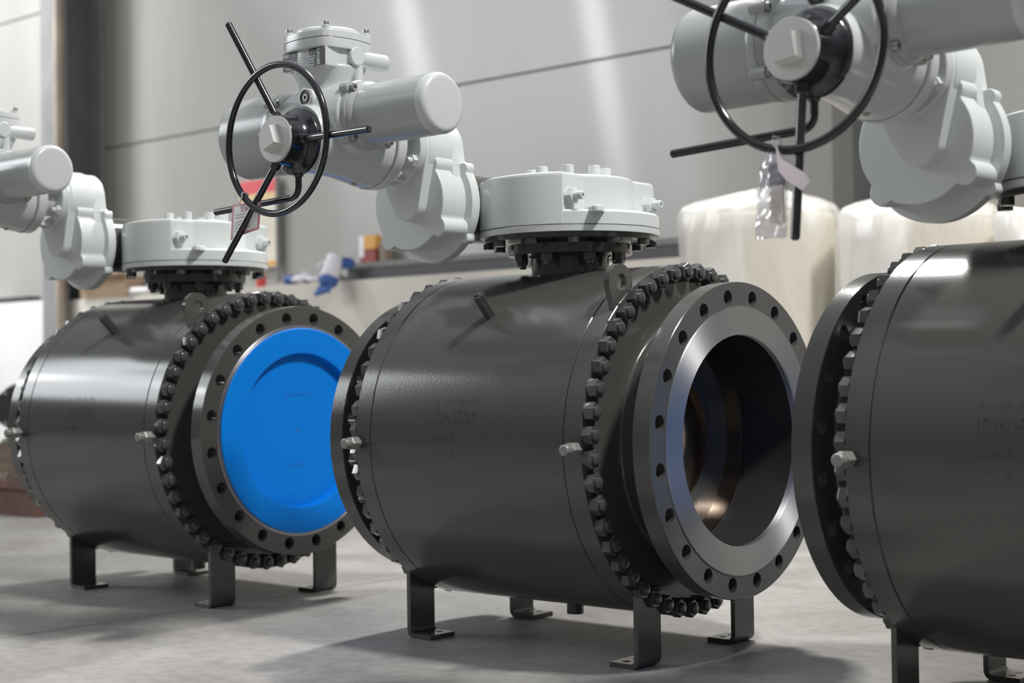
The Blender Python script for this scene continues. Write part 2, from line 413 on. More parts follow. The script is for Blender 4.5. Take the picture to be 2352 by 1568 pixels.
# ================================================================== THE VALVE
def make_valve():
    root = empty('ball_valve', (0, 0, 0))
    def P(bm, name, m, parent=root, **k): return finish(bm, name, m, parent, off=OFF, **k)
    D_ = M['dark']
    # --- body
    bm = bmesh.new()
    lathe(bm, [(-.7695, .36), (-.7695, .395), (-.7675, .397), (-.1925, .397), (-.1905, .395), (-.1905, .36)], seg=128)
    body = P(bm, 'valve_body', D_)
    # stamped letters, slightly raised and painted over
    def letters(txt, xc, zc, size, name, n=1):
        cu = bpy.data.curves.new('t', 'FONT'); cu.body = txt; cu.size = size; cu.extrude = 0; cu.offset = .0006; cu.align_x = 'CENTER'; cu.resolution_u = 2
        ob = bpy.data.objects.new('t', cu); C.objects.link(ob)
        dg = bpy.context.evaluated_depsgraph_get(); me = bpy.data.meshes.new_from_object(ob.evaluated_get(dg))
        bpy.data.objects.remove(ob); bm = bmesh.new(); bm.from_mesh(me); bpy.data.meshes.remove(me)
        bmesh.ops.subdivide_edges(bm, edges=[e for e in bm.edges if e.calc_length() > .012], cuts=2)
        ex = bmesh.ops.extrude_face_region(bm, geom=bm.faces[:]); top = {v for v in ex['geom'] if isinstance(v, bmesh.types.BMVert)}
        for v in bm.verts:
            r = .3979 if v in top else .3962; z = zc + v.co.y; phi = z / .397
            v.co = Vector((xc + v.co.x, -r * math.cos(phi), r * math.sin(phi)))
        return P(bm, name, D_, body)
    letters('DN500', -.50, .046, .043, 'stamped_lettering')
    bm = bmesh.new(); rr = random.Random(3)
    for row, (z, x0, n) in enumerate(((.088, -.575, 12), (.004, -.57, 6), (-.03, -.55, 4))):
        for k in range(n):
            if rr.random() < .3: continue
            x = x0 + k * .0115; h = .006 + .007 * rr.random(); zz = z + .004 * rr.random(); ph = zz / .397; w = .0013
            for sgn in ([0] if rr.random() < .5 else [0, 1]):
                vs = []
                for r in (.396, .3975):
                    for (dx, dz) in ((-w, 0), (w, 0), (w, h), (-w, h)):
                        p = (zz + dz) / .397; vs.append(bm.verts.new((x + dx + sgn * .006, -r * math.cos(p), r * math.sin(p))))
                for q in ((0, 1, 2, 3), (4, 5, 6, 7), (0, 1, 5, 4), (1, 2, 6, 5), (2, 3, 7, 6), (3, 0, 4, 7)): bm.faces.new([vs[i] for i in q])
    P(bm, 'stamped_lettering', D_, body)
    # --- end closures with stud nuts
    nb = bmesh.new(); hexbolt(nb, (0, 0, 0), (1, 0, 0), 0.0216, .0205, .0075, .0125, rot=R(30))
    nut = finish(nb, 'hex_nut', M['darkbolt'], None)
    first = True
    for end in (0, 1):
        bm = bmesh.new()
        prof = [(-.1895, .36), (-.1895, .395), (-.1875, .397), (-.142, .397), (-.1405, .3955), (-.140, .345)]
        prof += [(-.140, .300), (-.1385, .282), (-.133, .2735), (-.126, .270), (-.052, .268), (-.046, .272), (-.044, .280)]
        prof += [(-.044, .2345), (-.146, .2345)]
        lathe(bm, prof, seg=128, cap0=False, cap1=False)
        cl = finish(bm, 'end_closure', D_, root, off=OFF)
        if end: cl.rotation_euler = (0, 0, PI)
        for k in range(48):
            a = (k + .5) * 2 * PI / 48
            loc = (-.140 + .48, -.378 * math.sin(a), .378 * math.cos(a) + .488)
            if first: o = nut; o.parent = cl; o.location = loc; first = False
            else: o = instance(nut, 'hex_nut', cl, loc)
            o.rotation_euler = (a + (k * 7 % 5 - 2) * .06, 0, 0)
        # flange with 20 drilled holes
        bm = bmesh.new(); es = []
        def loop(cy, cz, r, n):
            vs = [bm.verts.new((0, cy + r * math.cos(2 * PI * i / n), cz + r * math.sin(2 * PI * i / n))) for i in range(n)]
            es.extend(bm.edges.new((vs[i], vs[(i + 1) % n])) for i in range(n)); return vs
        outer = loop(0, 0, .3485, 160); inner = loop(0, 0, .2345, 128)
        holes = [loop(.3175 * math.sin((k + .5) * PI / 10), .3175 * math.cos((k + .5) * PI / 10), .0165, 24) for k in range(20)]
        bmesh.ops.triangle_fill(bm, use_beauty=True, use_dissolve=False, edges=es)
        front = bm.faces[:]
        ex = bmesh.ops.extrude_face_region(bm, geom=front); bvs = [v for v in ex['geom'] if isinstance(v, bmesh.types.BMVert)]
        bmesh.ops.translate(bm, verts=bvs, vec=(-.0445, 0, 0))
        for v in bm.verts:                                   # small chamfer-like edge: swell mid band
            pass
        # rounded rim
        lathe(bm, [(-.0445, .3485), (-.043, .350), (-.0015, .350), (0, .3485)], seg=160, cap0=False, cap1=False)
        fl = finish(bm, 'flange', D_, root, off=OFF)
        if end: fl.rotation_euler = (0, 0, PI)
        bm = bmesh.new(); lathe(bm, [(-.004, .296), (.0015, .297), (.003, .2955), (.003, .2365), (.0005, .2333), (-.012, .2333)], seg=160, cap0=False, cap1=False)
        rf = finish(bm, 'raised_face', M['steel'], fl, off=Vector((0, 0, .488)), origin=None)
        rf.location = (.48, 0, 0)
        rf['label'] = 'bare machined steel sealing face'
        # move mesh so the radial tangent turns about its own axis
        for v in rf.data.vertices: v.co.z -= .488
        rf.location = (.48, 0, .488)
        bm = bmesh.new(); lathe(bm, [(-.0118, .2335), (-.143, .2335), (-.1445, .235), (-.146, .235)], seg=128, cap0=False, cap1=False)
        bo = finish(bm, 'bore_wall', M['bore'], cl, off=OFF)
    bm = bmesh.new()
    for s in (1, -1):
        def X(t): return -.48 + s * (t + .48)
        lathe(bm, [(X(-.146), .2325), (X(-.212), .230), (X(-.222), .238), (X(-.24), .245), (X(-.24), .30)], seg=128, cap0=False, cap1=False)
    P(bm, 'seat_ring', M['seat'])
    bm = bmesh.new(); bmesh.ops.create_uvsphere(bm, u_segments=96, v_segments=64, radius=.325); bmesh.ops.translate(bm, verts=bm.verts, vec=(-.48, 0, 0))
    P(bm, 'ball', M['ball'])
    # --- lifting lug
    bm = bmesh.new(); out = hull2([(-.248, .347, .0415), (-.243, .268, .020)], 48); es = []
    vs = [bm.verts.new((-.143, y, z)) for y, z in out]; es += [bm.edges.new((vs[i], vs[(i + 1) % len(vs)])) for i in range(len(vs))]
    hv = [bm.verts.new((-.143, -.246 + .0185 * math.cos(2 * PI * i / 28), .3485 + .0185 * math.sin(2 * PI * i / 28))) for i in range(28)]
    es += [bm.edges.new((hv[i], hv[(i + 1) % 28])) for i in range(28)]
    bmesh.ops.triangle_fill(bm, use_beauty=True, edges=es)
    ex = bmesh.ops.extrude_face_region(bm, geom=bm.faces[:]); bmesh.ops.translate(bm, verts=[v for v in ex['geom'] if isinstance(v, bmesh.types.BMVert)], vec=(-.0145, 0, 0))
    P(bm, 'lifting_lug', D_)
    # --- hex vent rod, side fittings, drain stub
    bm = bmesh.new(); a = Vector((-.5, -.262, .279)); b = Vector((-.488, -.323, .330)); d = (b - a)
    a = a - d * .06; d = d * 1.12; hexbolt(bm, a - d * .1, d, .0138, d.length * 1.1); lathe(bm, rnd(.0055, d.length, d.length + .004, 0, .002), d, a, 12)
    P(bm, 'vent_rod', D_)
    for x in (-.148, -.806):
        bm = bmesh.new(); c = Vector((x, -.392, -.004))
        lathe(bm, [(0, .009), (.016, .009)], (0, -1, 0), c, 16); hexbolt(bm, c + Vector((0, -.014, 0)), (0, -1, 0), .0165, .022)
        lathe(bm, rnd(.0125, .034, .056, 0, .004), (0, -1, 0), c, 20)
        f = P(bm, 'grease_fitting', M['fitting']); f['label'] = 'lighter dull grey grease fitting'
    bm = bmesh.new(); lathe(bm, rnd(.0205, -.385, -.422, 0, .003), (0, 0, 1), (-.48, 0, 0), 24); P(bm, 'drain_plug', D_)
    # --- legs: bent flat bars
    for xs in (0, 1):
        for (y0, y1) in ((-.222, -.137), (.160, .243)):
            bm = bmesh.new(); t = .0115; R0 = .02; fz = -.488; pr = []
            xo = -.131; xi = xo - t; ztop = -.315; tip = xo - .078
            arc = [(xo - R0 + R0 * math.cos(q), fz + R0 - R0 * math.sin(q)) for q in [PI / 2 * i / 6 for i in range(7)]]
            r1 = R0 - t; arci = [(xo - R0 + r1 * math.cos(q), fz + R0 - r1 * math.sin(q)) for q in [PI / 2 * i / 6 for i in range(6, -1, -1)]]
            pr = [(xo, ztop)] + arc + [(tip, fz), (tip, fz + t)] + arci + [(xi, ztop)]
            if xs: pr = [(-.96 - x, z) for x, z in pr]
            prism(bm, pr, 'Y', y0, y1)
            lg = P(bm, 'leg', D_, smooth=25)
            bm = bmesh.new(); hx = tip + .028
            if xs: hx = -.96 - hx
            for yy in (y0 + .024, y1 - .024): lathe(bm, [(0, .0085), (.0004, .0085)], (0, 0, 1), (hx, yy, fz + t), 20)
            P(bm, 'bolt_hole', M['dark_casting'], lg)
    # --- stem neck and bonnet flange
    S = (-.48, 0, 0)
    bm = bmesh.new()
    lathe(bm, [(.36, .0935), (.428, .0935), (.4345, .100), (.4345, .1485), (.436, .150), (.4585, .150), (.460, .1485), (.460, .118), (.4655, .118), (.4655, .2035), (.467, .205), (.4785, .205)], (0, 0, 1), S, 96)
    nk = P(bm, 'stem_neck', D_)
    bm0 = bmesh.new(); hexbolt(bm0, (0, 0, 0), (0, 0, -1), .0165, .017, .010, .009); nn = finish(bm0, 'neck_nut', M['darkbolt'], None); f1 = True
    for k in range(8):
        a = R(22.5 + 45 * k - 8); loc = Vector((-.48 + .127 * math.cos(a), .127 * math.sin(a), .4345)) + OFF
        if f1: nn.parent = nk; nn.location = loc; f1 = False
        else: instance(nn, 'neck_nut', nk, loc, (0, 0, k * .4))
    # --- worm gearbox
    bm = bmesh.new()
    lathe(bm, [(.478, .2165), (.491, .2175), (.4925, .2155), (.4945, .2155), (.522, .2155), (.5275, .2105), (.5275, .10)], (0, 0, 1), S, 128)
    rw = .2164; ang = math.acos(.122 / rw)
    pts = [(-.48 + rw * math.cos(ang + (2 * PI - 2 * ang) * i / 96), rw * math.sin(ang + (2 * PI - 2 * ang) * i / 96)) for i in range(97)]
    # pts runs from the upper shoulder round the worm side to the lower shoulder; close along the shoulder face
    prism(bm, pts, 'Z', .4945, .6145, bev=.010)
    lathe(bm, [(.52, .155), (.604, .155), (.611, .153), (.6145, .147), (.6145, .0)], (0, 0, 1), S, 96)
    lathe(bm, [(.60, .112), (.6185, .112), (.6205, .110), (.6205, 0)], (0, 0, 1), S, 96)
    # small lug on the ledge
    prism(bm, hull2([(-.312, -.108, .018), (-.288, -.138, .012), (-.33, -.10, .02)]), 'Z', .52, .5335, bev=.005)
    gb = P(bm, 'worm_gearbox', M['lightrough'], smooth=35)
    bm = bmesh.new(); lathe(bm, [(.4918, .2180), (.4937, .2180)], (0, 0, 1), S, 128, cap0=False, cap1=False); P(bm, 'joint_line', M['dark_casting'], gb)
    bm = bmesh.new(); lathe(bm, [(.6150, .1132), (.6165, .1132), (.6165, .110)], (0, 0, 1), S, 96, cap0=False, cap1=False); P(bm, 'cover_joint', M['dark_casting'], gb)
    bm0 = bmesh.new(); capscrew(bm0, (0, 0, 0), (0, 0, 1), .0148, .024); sc = finish(bm0, 'cap_screw', M['lightrough'], None); f1 = True
    for k in range(8):
        a = R(-8 + 45 * k); loc = Vector((-.48 + .088 * math.cos(a), .088 * math.sin(a), .6205)) + OFF
        if f1: sc.parent = gb; sc.location = loc; f1 = False
        else: instance(sc, 'cap_screw', gb, loc)
    for y in (-.153, .153):
        bm = bmesh.new(); c = Vector((-.359, y, .5585))
        lathe(bm, rnd(.021, 0, .0035, 0, .001), (1, 0, 0), c, 24)
        hexbolt(bm, c + Vector((.003, 0, 0)), (1, 0, 0), .0195, .016)
        lathe(bm, [(.018, .0098), (.040, .0098), (.042, .0085), (.042, .0045), (.034, .0045), (.034, 0)], (1, 0, 0), c, 20, cap0=False)
        P(bm, 'stop_bolt', M['lightrough'], gb)
    bm0 = bmesh.new(); hexbolt(bm0, (0, 0, 0), (0, 0, -1), .0145, .013); hb = finish(bm0, 'base_bolt', M['darkbolt'], None); f1 = True
    for k in range(12):
        a = R(11 + 30 * k); loc = Vector((-.48 + .196 * math.cos(a), .196 * math.sin(a), .4655)) + OFF
        if f1: hb.parent = gb; hb.location = loc; f1 = False
        else: instance(hb, 'base_bolt', gb, loc, (0, 0, k * .7))
    # --- reduction gearbox on the worm shaft, axis along -Y
    AX, AZ = -.709, .682
    bm = bmesh.new()
    ln = lobed(-.714, .5565, .1360, [(38, .135, .013), (-38, .135, .012), (128, .135, .013), (-142, .138, .013)])
    prism(bm, ln, 'Y', -.214, -.240, bev=.003)
    prism(bm, hull2([(-.712, .560, .105), (AX, AZ, .086)], 72), 'Y', -.22, -.266, bev=.005)
    lc = lobed(-.712, .561, .1135, [(50, .110, .024), (-34, .113, .024), (-129, .110, .024), (139, .110, .024)])
    prism(bm, lc, 'Y', -.232, -.318, bev=.005)
    prism(bm, hull2([(AX, AZ, .088), (-.694, .558, .045)], 48), 'Y', -.255, -.346, bev=.005)
    lathe(bm, [(.26, .090), (.335, .090), (.338, .087), (.338, .0)], (0, -1, 0), (AX, 0, AZ), 64)
    rg = P(bm, 'reduction_gearbox', M['lightrough'], smooth=30)
    bm = bmesh.new(); lathe(bm, [(.02, .083), (.215, .083)], (0, -1, 0), (-.712, 0, .560), 48); P(bm, 'shaft_throat', D_, rg)
    # yoke between actuator and reduction gearbox
    bm = bmesh.new()
    lathe(bm, [(.34, .086), (.362, .086), (.364, .084), (.364, 0)], (0, -1, 0), (AX, 0, AZ), 64)
    lathe(bm, [(.36, .050), (.425, .050)], (0, -1, 0), (AX, 0, AZ), 40)
    for k in range(4):
        a = R(18 + 90 * k); u = Vector((math.cos(a), 0, math.sin(a))); w = Vector((-math.sin(a), 0, math.cos(a))) * .005; c = Vector((AX, 0, AZ))
        vs = [bm.verts.new(c + u * r + w * s + Vector((0, y, 0))) for y in (-.36, -.425) for r in (.045, .082) for s in (-1, 1)]
        for q in ((0, 1, 3, 2), (4, 6, 7, 5), (0, 4, 5, 1), (2, 3, 7, 6), (0, 2, 6, 4), (1, 5, 7, 3)): bm.faces.new([vs[i] for i in q])
    lathe(bm, [(.421, .0), (.421, .099), (.423, .101), (.447, .101), (.449, .099), (.449, 0)], (0, -1, 0), (AX, 0, AZ), 72)
    yk = P(bm, 'mounting_yoke', M['light'], rg, smooth=30)
    for k in range(4):
        a = R(-28 + 90 * k); bm = bmesh.new(); c = Vector((AX + .072 * math.cos(a), -.364, AZ + .072 * math.sin(a)))
        hexbolt(bm, c, (0, -1, 0), .0145, .012, .012, .008); P(bm, 'yoke_bolt', M['light'], rg)
    # --- actuator housing
    bm = bmesh.new(); cA = (AX, 0, AZ - .003)
    lathe(bm, [(.449, .0), (.449, .088), (.4535, .088), (.4535, .0945), (.47, .0945), (.505, .088), (.55, .080), (.60, .076), (.645, .074), (.655, .070), (.655, 0)], (0, -1, 0), cA, 64)
    lathe(bm, rnd(.083, -.80, -.612, .01, .01), (1, 0, 0), (0, -.55, .724), 56)
    lathe(bm, [(.66, .080), (.74, .078), (.775, .068), (.795, .064), (.812, .067), (.833, .078), (.842, .080), (.846, .078)], (0, 0, 1), (-.735, -.547, 0), 56)
    lathe(bm, rnd(.0215, .54, .628, 0, .003), (0, -1, 0), (-.7185, 0, .7715), 32)
    box(bm, -.79, -.65, -.60, -.50, .615, .70, .02)
    ah = P(bm, 'actuator_housing', M['light'], smooth=35)
    bm = bmesh.new(); lathe(bm, [(.628, .0175), (.6295, .0175), (.6295, 0)], (0, -1, 0), (-.7185, 0, .7715), 32); dl = P(bm, 'position_dial', M['plate_black'], ah)
    bm = bmesh.new(); lathe(bm, [(.628, .0195), (.6315, .0195), (.6315, .0172), (.629, .0172)], (0, -1, 0), (-.7185, 0, .7715), 32, cap0=False, cap1=False)
    lathe(bm, [(.629, .0075), (.6312, .0075), (.6312, .0045), (.630, .0045)], (0, -1, 0), (-.7185, 0, .7715), 24, cap0=False, cap1=False); P(bm, 'dial_ring', M['zinc'], ah)
    bm = bmesh.new(); lathe(bm, rnd(.0065, 0, .006, 0, .002), (0, 0, -1), (-.705, -.50, .5915), 14); P(bm, 'housing_screw', M['zinc'], ah)
    # --- motor
    bm = bmesh.new(); mY, mZ = -.55, .7275
    lm = lobed(mY, mZ, .0765, [(45, .077, .0145), (135, .077, .0145), (-135, .077, .0145), (-45, .077, .0145)])
    prism(bm, lm, 'X', -.622, -.598, bev=.002)
    lathe(bm, [(-.60, .0745), (-.592, .0735), (-.585, .068), (-.583, .066)] + [(-.395, .0655), (-.395, 0)], (1, 0, 0), (0, mY, mZ), 72)
    mo = P(bm, 'motor', M['midgrey'], smooth=35)
    bm = bmesh.new(); lathe(bm, rnd(.0656, -.3955, -.372, 0, .014)[1:], (1, 0, 0), (0, mY, mZ), 72, cap0=False); P(bm, 'motor_cap', M['light'], mo)
    bm0 = bmesh.new(); capscrew(bm0, (0, 0, 0), (1, 0, 0), .0085, .012); sc = finish(bm0, 'motor_screw', M['zinc'], None); f1 = True
    for k in range(4):
        a = R(45 + 90 * k); loc = Vector((-.598, mY + .077 * math.cos(a), mZ + .077 * math.sin(a))) + OFF
        if f1: sc.parent = mo; sc.location = loc; f1 = False
        else: instance(sc, 'motor_screw', mo, loc)
    # --- electrical housing on the other side
    bm = bmesh.new(); eY, eZ = -.555, .7135
    lathe(bm, [(.74, .084), (.805, .086), (.815, .094), (.828, .0955), (.8285, .093), (.8305, .093), (.831, .0955), (.843, .0955), (.847, .0935)] + rnd(.0935, .85, 1.014, 0, .018)[1:], (-1, 0, 0), (0, eY, eZ), 72)
    lk = lobed(eY, eZ, .094, [(-145, .097, .011), (145, .097, .011), (35, .097, .011), (-35, .097, .011)])
    prism(bm, lk, 'X', -.815, -.846, bev=.002)
    eh = P(bm, 'electrical_housing', M['midgrey'], smooth=35)
    bm0 = bmesh.new(); capscrew(bm0, (0, 0, 0), (1, 0, 0), .0075, .008); sc = finish(bm0, 'housing_screw', M['zinc'], None); f1 = True
    for a in (-145, 145, 35, -35):
        loc = Vector((-.815, eY + .097 * math.cos(R(a)), eZ + .097 * math.sin(R(a)))) + OFF
        if f1: sc.parent = eh; sc.location = loc; f1 = False
        else: instance(sc, 'housing_screw', eh, loc)
    # --- terminal box
    tx, ty = -.735, -.547
    def sq(h, bulge, corner=.006, n=10):
        out = []
        for k in range(4):
            a = k * PI / 2
            for i in range(n):
                t = -1 + 2 * (i + .5) / n; u = h * t; w = h + bulge * (1 - t * t)
                out.append((tx + w * math.cos(a) - u * math.sin(a), ty + w * math.sin(a) + u * math.cos(a)))
        return out
    bm = bmesh.new()
    prism(bm, sq(.0715, .013), 'Z', .880, .9025, bev=.0015, bev0=.003)
    prism(bm, sq(.062, .012), 'Z', .832, .882, bev0=.012)
    box(bm, tx - .071, tx + .071, -.619, -.55, .8385, .8815, .0035)
    tb = P(bm, 'terminal_box', M['light'], smooth=28)
    bm = bmesh.new()
    prism(bm, sq(.0715, .013), 'Z', .9035, .920, bev=.003)
    lathe(bm, [(.914, .078), (.926, .076), (.932, .066), (.9335, 0)], (0, 0, 1), (tx, ty, 0), 56)
    for i in (-1, 1):
        for j in (-1, 1): lathe(bm, rnd(.0105, .914, .9285, 0, .001), (0, 0, 1), (tx + .061 * i, ty + .061 * j, 0), 20)
    P(bm, 'box_lid', M['light'], tb, smooth=28)
    bm0 = bmesh.new(); capscrew(bm0, (0, 0, 0), (0, 0, 1), .0075, .009); sc = finish(bm0, 'lid_screw', M['zinc'], None); f1 = True
    for i in (-1, 1):
        for j in (-1, 1):
            loc = Vector((tx + .061 * i, ty + .061 * j, .9285)) + OFF
            if f1: sc.parent = tb; sc.location = loc; f1 = False
            else: instance(sc, 'lid_screw', tb, loc)
    # nameplate: dark plate with light figures, an emblem and a green and white block
    bm = bmesh.new(); y = -.6195
    def strip(x0, x1, z0, z1, mi, d=.0006):
        box(bm, x0, x1, y - d, y + .0005, z0, z1, 0, mi)
    strip(tx - .069, tx + .069, .8400, .8800, 0, .0004)
    rr = random.Random(11)
    seg7 = {'E': 'afedg', 'C': 'afed', 'L': 'fed', 'I': 'bc', 'F': 'afeg', 'D': 'abcdef'}
    def glyph(ch, x, z, w, h, t=.0011):
        s = seg7[ch]; 
        if 'a' in s: strip(x, x + w, z + h - t, z + h, 1)
        if 'd' in s: strip(x, x + w, z, z + t, 1)
        if 'g' in s: strip(x, x + w * .8, z + h / 2 - t / 2, z + h / 2 + t / 2, 1)
        if 'f' in s: strip(x, x + t, z + h / 2, z + h, 1)
        if 'e' in s: strip(x, x + t, z, z + h / 2, 1)
        if 'b' in s: strip(x + w - t, x + w, z + h / 2, z + h, 1)
        if 'c' in s: strip(x + w - t, x + w, z, z + h / 2, 1)
    for k, ch in enumerate('ECEICLF'): glyph(ch, tx - .037 + k * .0105, .8690, .0068, .0085)
    for row in range(4):
        x = tx - .064 + rr.random() * .004
        while x < tx + .036:
            w = .001 + .0035 * rr.random()
            if rr.random() < .78: strip(x, x + w, .8425 + row * .0062, .8425 + row * .0062 + .0042, 1)
            x += w + .0012
    for k in range(3): strip(tx - .066 + k * .006, tx - .062 + k * .006, .8695, .8775, 1)
    for k in range(4): strip(tx + .045, tx + .0535, .8425 + k * .0055, .847 + k * .0055, 2 if k > 1 else 1)
    ec = Vector((tx + .0495, y - .0006, .8720))
    for a0, r0 in ((20, .0055), (200, .0055), (110, .003)):
        prev = None
        for i in range(13):
            a = R(a0 + 12 * i); w = .0014 * math.sin(PI * i / 12) + .0002
            p = [bm.verts.new(ec + Vector((math.cos(a) * (r0 + s * w), 0, math.sin(a) * (r0 + s * w)))) for s in (-1, 1)]
            if prev: bm.faces.new((prev[0], prev[1], p[1], p[0])).material_index = 1
            prev = p
    np_ = P(bm, 'nameplate', [M['plate_black'], M['plate_white'], M['plate_green']], tb, smooth=20)
    np_['label'] = 'black nameplate with white figures'
    bm = bmesh.new()
    lathe(bm, rnd(.0215, -.69, -.648, 0, .003), (1, 0, 0), (0, -.535, .867), 32)
    lathe(bm, [(-.53, .0185), (-.47, .0185), (-.455, .0195), (-.437, .0195), (-.434, .017), (-.430, .009), (-.430, 0)], (0, 1, 0), (-.667, 0, .866), 32)
    lathe(bm, [(.79, .0125), (.855, .0125)], (0, 0, 1), (-.662, -.525, 0), 20)
    P(bm, 'cable_gland', M['light'], tb, smooth=35)
    # --- handwheel: hub is the part, rim, spokes and cap its pieces; own origin on the wheel axis
    HO = Vector((-.711, -.70, .669)) + OFF
    def H(bm, name, m, parent, **k):
        return finish(bm, name, m, parent, **k)
    bm = bmesh.new()
    lathe(bm, [(-.045, 0), (-.045, .060), (-.042, .0735), (-.034, .0735), (-.031, .071), (-.022, .062), (-.010, .0545), (.019, .0525), (.0215, .0505), (.0215, 0)], (0, -1, 0), (0, 0, 0), 64)
    SPA = (120, 0, -120)
    for a in SPA:
        u = Vector((math.cos(R(a)), 0, math.sin(R(a)))); lathe(bm, [(.035, .0125), (.066, .0115), (.070, .009), (.070, 0)], u, (0, .004, 0), 20)
    hub = H(bm, 'handwheel', M['black'], root); hub.location = HO
    bm = bmesh.new(); tube(bm, [(.161 * math.cos(2 * PI * i / 96), -.022, .161 * math.sin(2 * PI * i / 96)) for i in range(96)], .0076, 14, closed=True); H(bm, 'wheel_rim', M['black'], hub)
    for a in SPA:
        u = Vector((math.cos(R(a)), 0, math.sin(R(a)))); bm = bmesh.new()
        tube(bm, [u * .045 + Vector((0, .006, 0)), u * .303 + Vector((0, -.036, 0))], .0079, 14); H(bm, 'wheel_spoke', M['black'], hub)
    bm = bmesh.new(); lathe(bm, rnd(.0505, .0215, .0285, 0, .002), (0, -1, 0), (0, 0, 0), 64)
    q = [(sx * .0235, sz * .0235) for sx, sz in ((1, 1), (-1, 1), (-1, -1), (1, -1))]; q2 = [(x * .85, z * .85) for x, z in q]
    A = [bm.verts.new((x, -.028, z)) for x, z in q]; B = [bm.verts.new((x, -.051, z)) for x, z in q2]
    for k in range(4): bm.faces.new((A[k], A[(k + 1) % 4], B[(k + 1) % 4], B[k]))
    bm.faces.new(B)
    cap = H(bm, 'hub_cap', M['capgrey'], hub); cap['label'] = 'light grey hub cap with raised square boss'; cap.rotation_euler = (0, R(-24), 0)
    # --- hand-auto lever
    bm = bmesh.new()
    pl = [(-.7105, -.660, .612), (-.7105, -.660, .572)]
    for i in range(1, 7):
        q = PI / 2 * i / 6 * .97; pl.append((-.7105 - .026 * (1 - math.cos(q)), -.660, .572 - .024 * math.sin(q)))
    pl += [(-.99, -.667, .5355)]
    tube(bm, pl, .0074, 14); lathe(bm, [(.592, .009), (.598, .0125), (.612, .0125)], (0, 0, 1), (-.7105, -.66, 0), 20)
    P(bm, 'clutch_lever', M['black'])
    return root

valve = make_valve()
tag(valve, None, 'valve', 'grey ball valves in a row')
for o, lab in ((valve, ''),): pass
def place(o, n):
    o.location = stem(n); o.rotation_euler = (0, 0, POSE[n][2])
valveL = copy_tree(valve); valveR = copy_tree(valve)
place(valve, 'C'); place(valveL, 'L'); place(valveR, 'R')
valve['label'] = 'dark grey ball valve with open bore and bare steel flange face, middle of the row'
valveL['label'] = 'dark grey ball valve whose flange is closed by the blue cover'
valveR['label'] = 'dark grey ball valve nearest the camera, its handwheel carrying a plastic pouch'
def sub(o, name):
    for c in o.children:
        if c.name.split('.')[0] == name: return c
hc = sub(valve, 'handwheel'); hc.rotation_euler = (0, R(2.5), 0)
hr = sub(valveR, 'handwheel'); hr.rotation_euler = (0, R(-31.5), 0)
sub(hr, 'hub_cap').rotation_euler = (0, R(31.5 - 8), 0)
hl = sub(valveL, 'handwheel'); hl.rotation_euler = (0, R(-50), 0)

def loc2w(n, p):
    x, y, h = POSE[n]; c, s = math.cos(h), math.sin(h)
    return Vector((x + c * p[0] - s * p[1], y + s * p[0] + c * p[1], p[2] + .488))
def placed(n, origin):
    """empty-like transform for a thing measured in valve n's coordinates"""
    return loc2w(n, origin), POSE[n][2]

# ------------------------------------------------------------------ blue flange cover on the far valve
o_, h_ = placed('L', (0, 0, 0))
bm = bmesh.new()
lathe(bm, [(.0033, .285), (.0033, .287), (.006, .288), (.0085, .286), (.0085, .222), (.006, .217), (-.014, .2145), (-.016, .213), (-.016, 0)], (1, 0, 0), (0, 0, 0), 128, cap0=False)
lathe(bm, [(.0033, .232), (-.03, .232), (-.03, .2), (-.018, .2)], (1, 0, 0), (0, 0, 0), 96, cap0=False, cap1=False)
bc = finish(bm, 'flange_cover', M['blue'], None); bc.location = o_; bc.rotation_euler = (0, 0, h_)
tag(bc, 'round blue plastic cover pressed into the flange of the far valve', 'cover')
bm = bmesh.new()
rr = random.Random(5)
for z, y0, n in ((.098, .052, 14), (-.10, .03, 8)):
    for k in range(n):
        y = -y0 + k * 2 * y0 / n; box(bm, -.0162, -.0152, y, y + .004 * (.5 + rr.random()), z, z + .0065)
vs = [bm.verts.new((-.0153, .010 * math.cos(R(90 + 120 * k)), .010 * math.sin(R(90 + 120 * k)))) for k in range(3)]; bm.faces.new(vs)
finish(bm, 'moulded_marks', M['bluemark'], bc)

bc2 = bc.copy(); C.objects.link(bc2)
for ch in list(bc.children):
    k = ch.copy(); C.objects.link(k); k.parent = bc2
bc2.location = loc2w('R', (-.96, 0, 0)); bc2.rotation_euler = (0, 0, POSE['R'][2] + PI)
tag(bc2, 'round blue plastic cover on the rear flange of the near valve, facing the open bore', 'cover')

# ------------------------------------------------------------------ inspection tag on the middle handwheel
o_, h_ = placed('C', (-.828, -.716, .508))
tg = empty('inspection_tag', o_, h_); tag(tg, 'white card tag with red border hanging from the black handwheel', 'tag')
bm = bmesh.new(); W, Hh = .049, .0345
def cardpt(u, v, d=0.0):    # card hangs slightly skewed
    return Vector((u * W + .004 * v, -d + .004 * u * u, v * Hh + .009 * u * (1 if v < 0 else 0) - .003))
def patch(bm, u0, u1, v0, v1, d, mi=0, n=4):
    vv = [[bm.verts.new(cardpt(u0 + (u1 - u0) * i / n, v, d)) for i in range(n + 1)] for v in (v0, v1)]
    for i in range(n): bm.faces.new((vv[0][i], vv[0][i + 1], vv[1][i + 1], vv[1][i])).material_index = mi
patch(bm, -1, 1, -1, 1, 0); 
ex = bmesh.ops.extrude_face_region(bm, geom=bm.faces[:]); bmesh.ops.translate(bm, verts=[v for v in ex['geom'] if isinstance(v, bmesh.types.BMVert)], vec=(0, -.0006, 0))
finish(bm, 'card', M['paper'], tg)
bm = bmesh.new()
for a in ((-1, -.88, -1, 1), (.88, 1, -1, 1), (-1, 1, -1, -.84), (-1, 1, .9, 1)): patch(bm, *a, .0009)
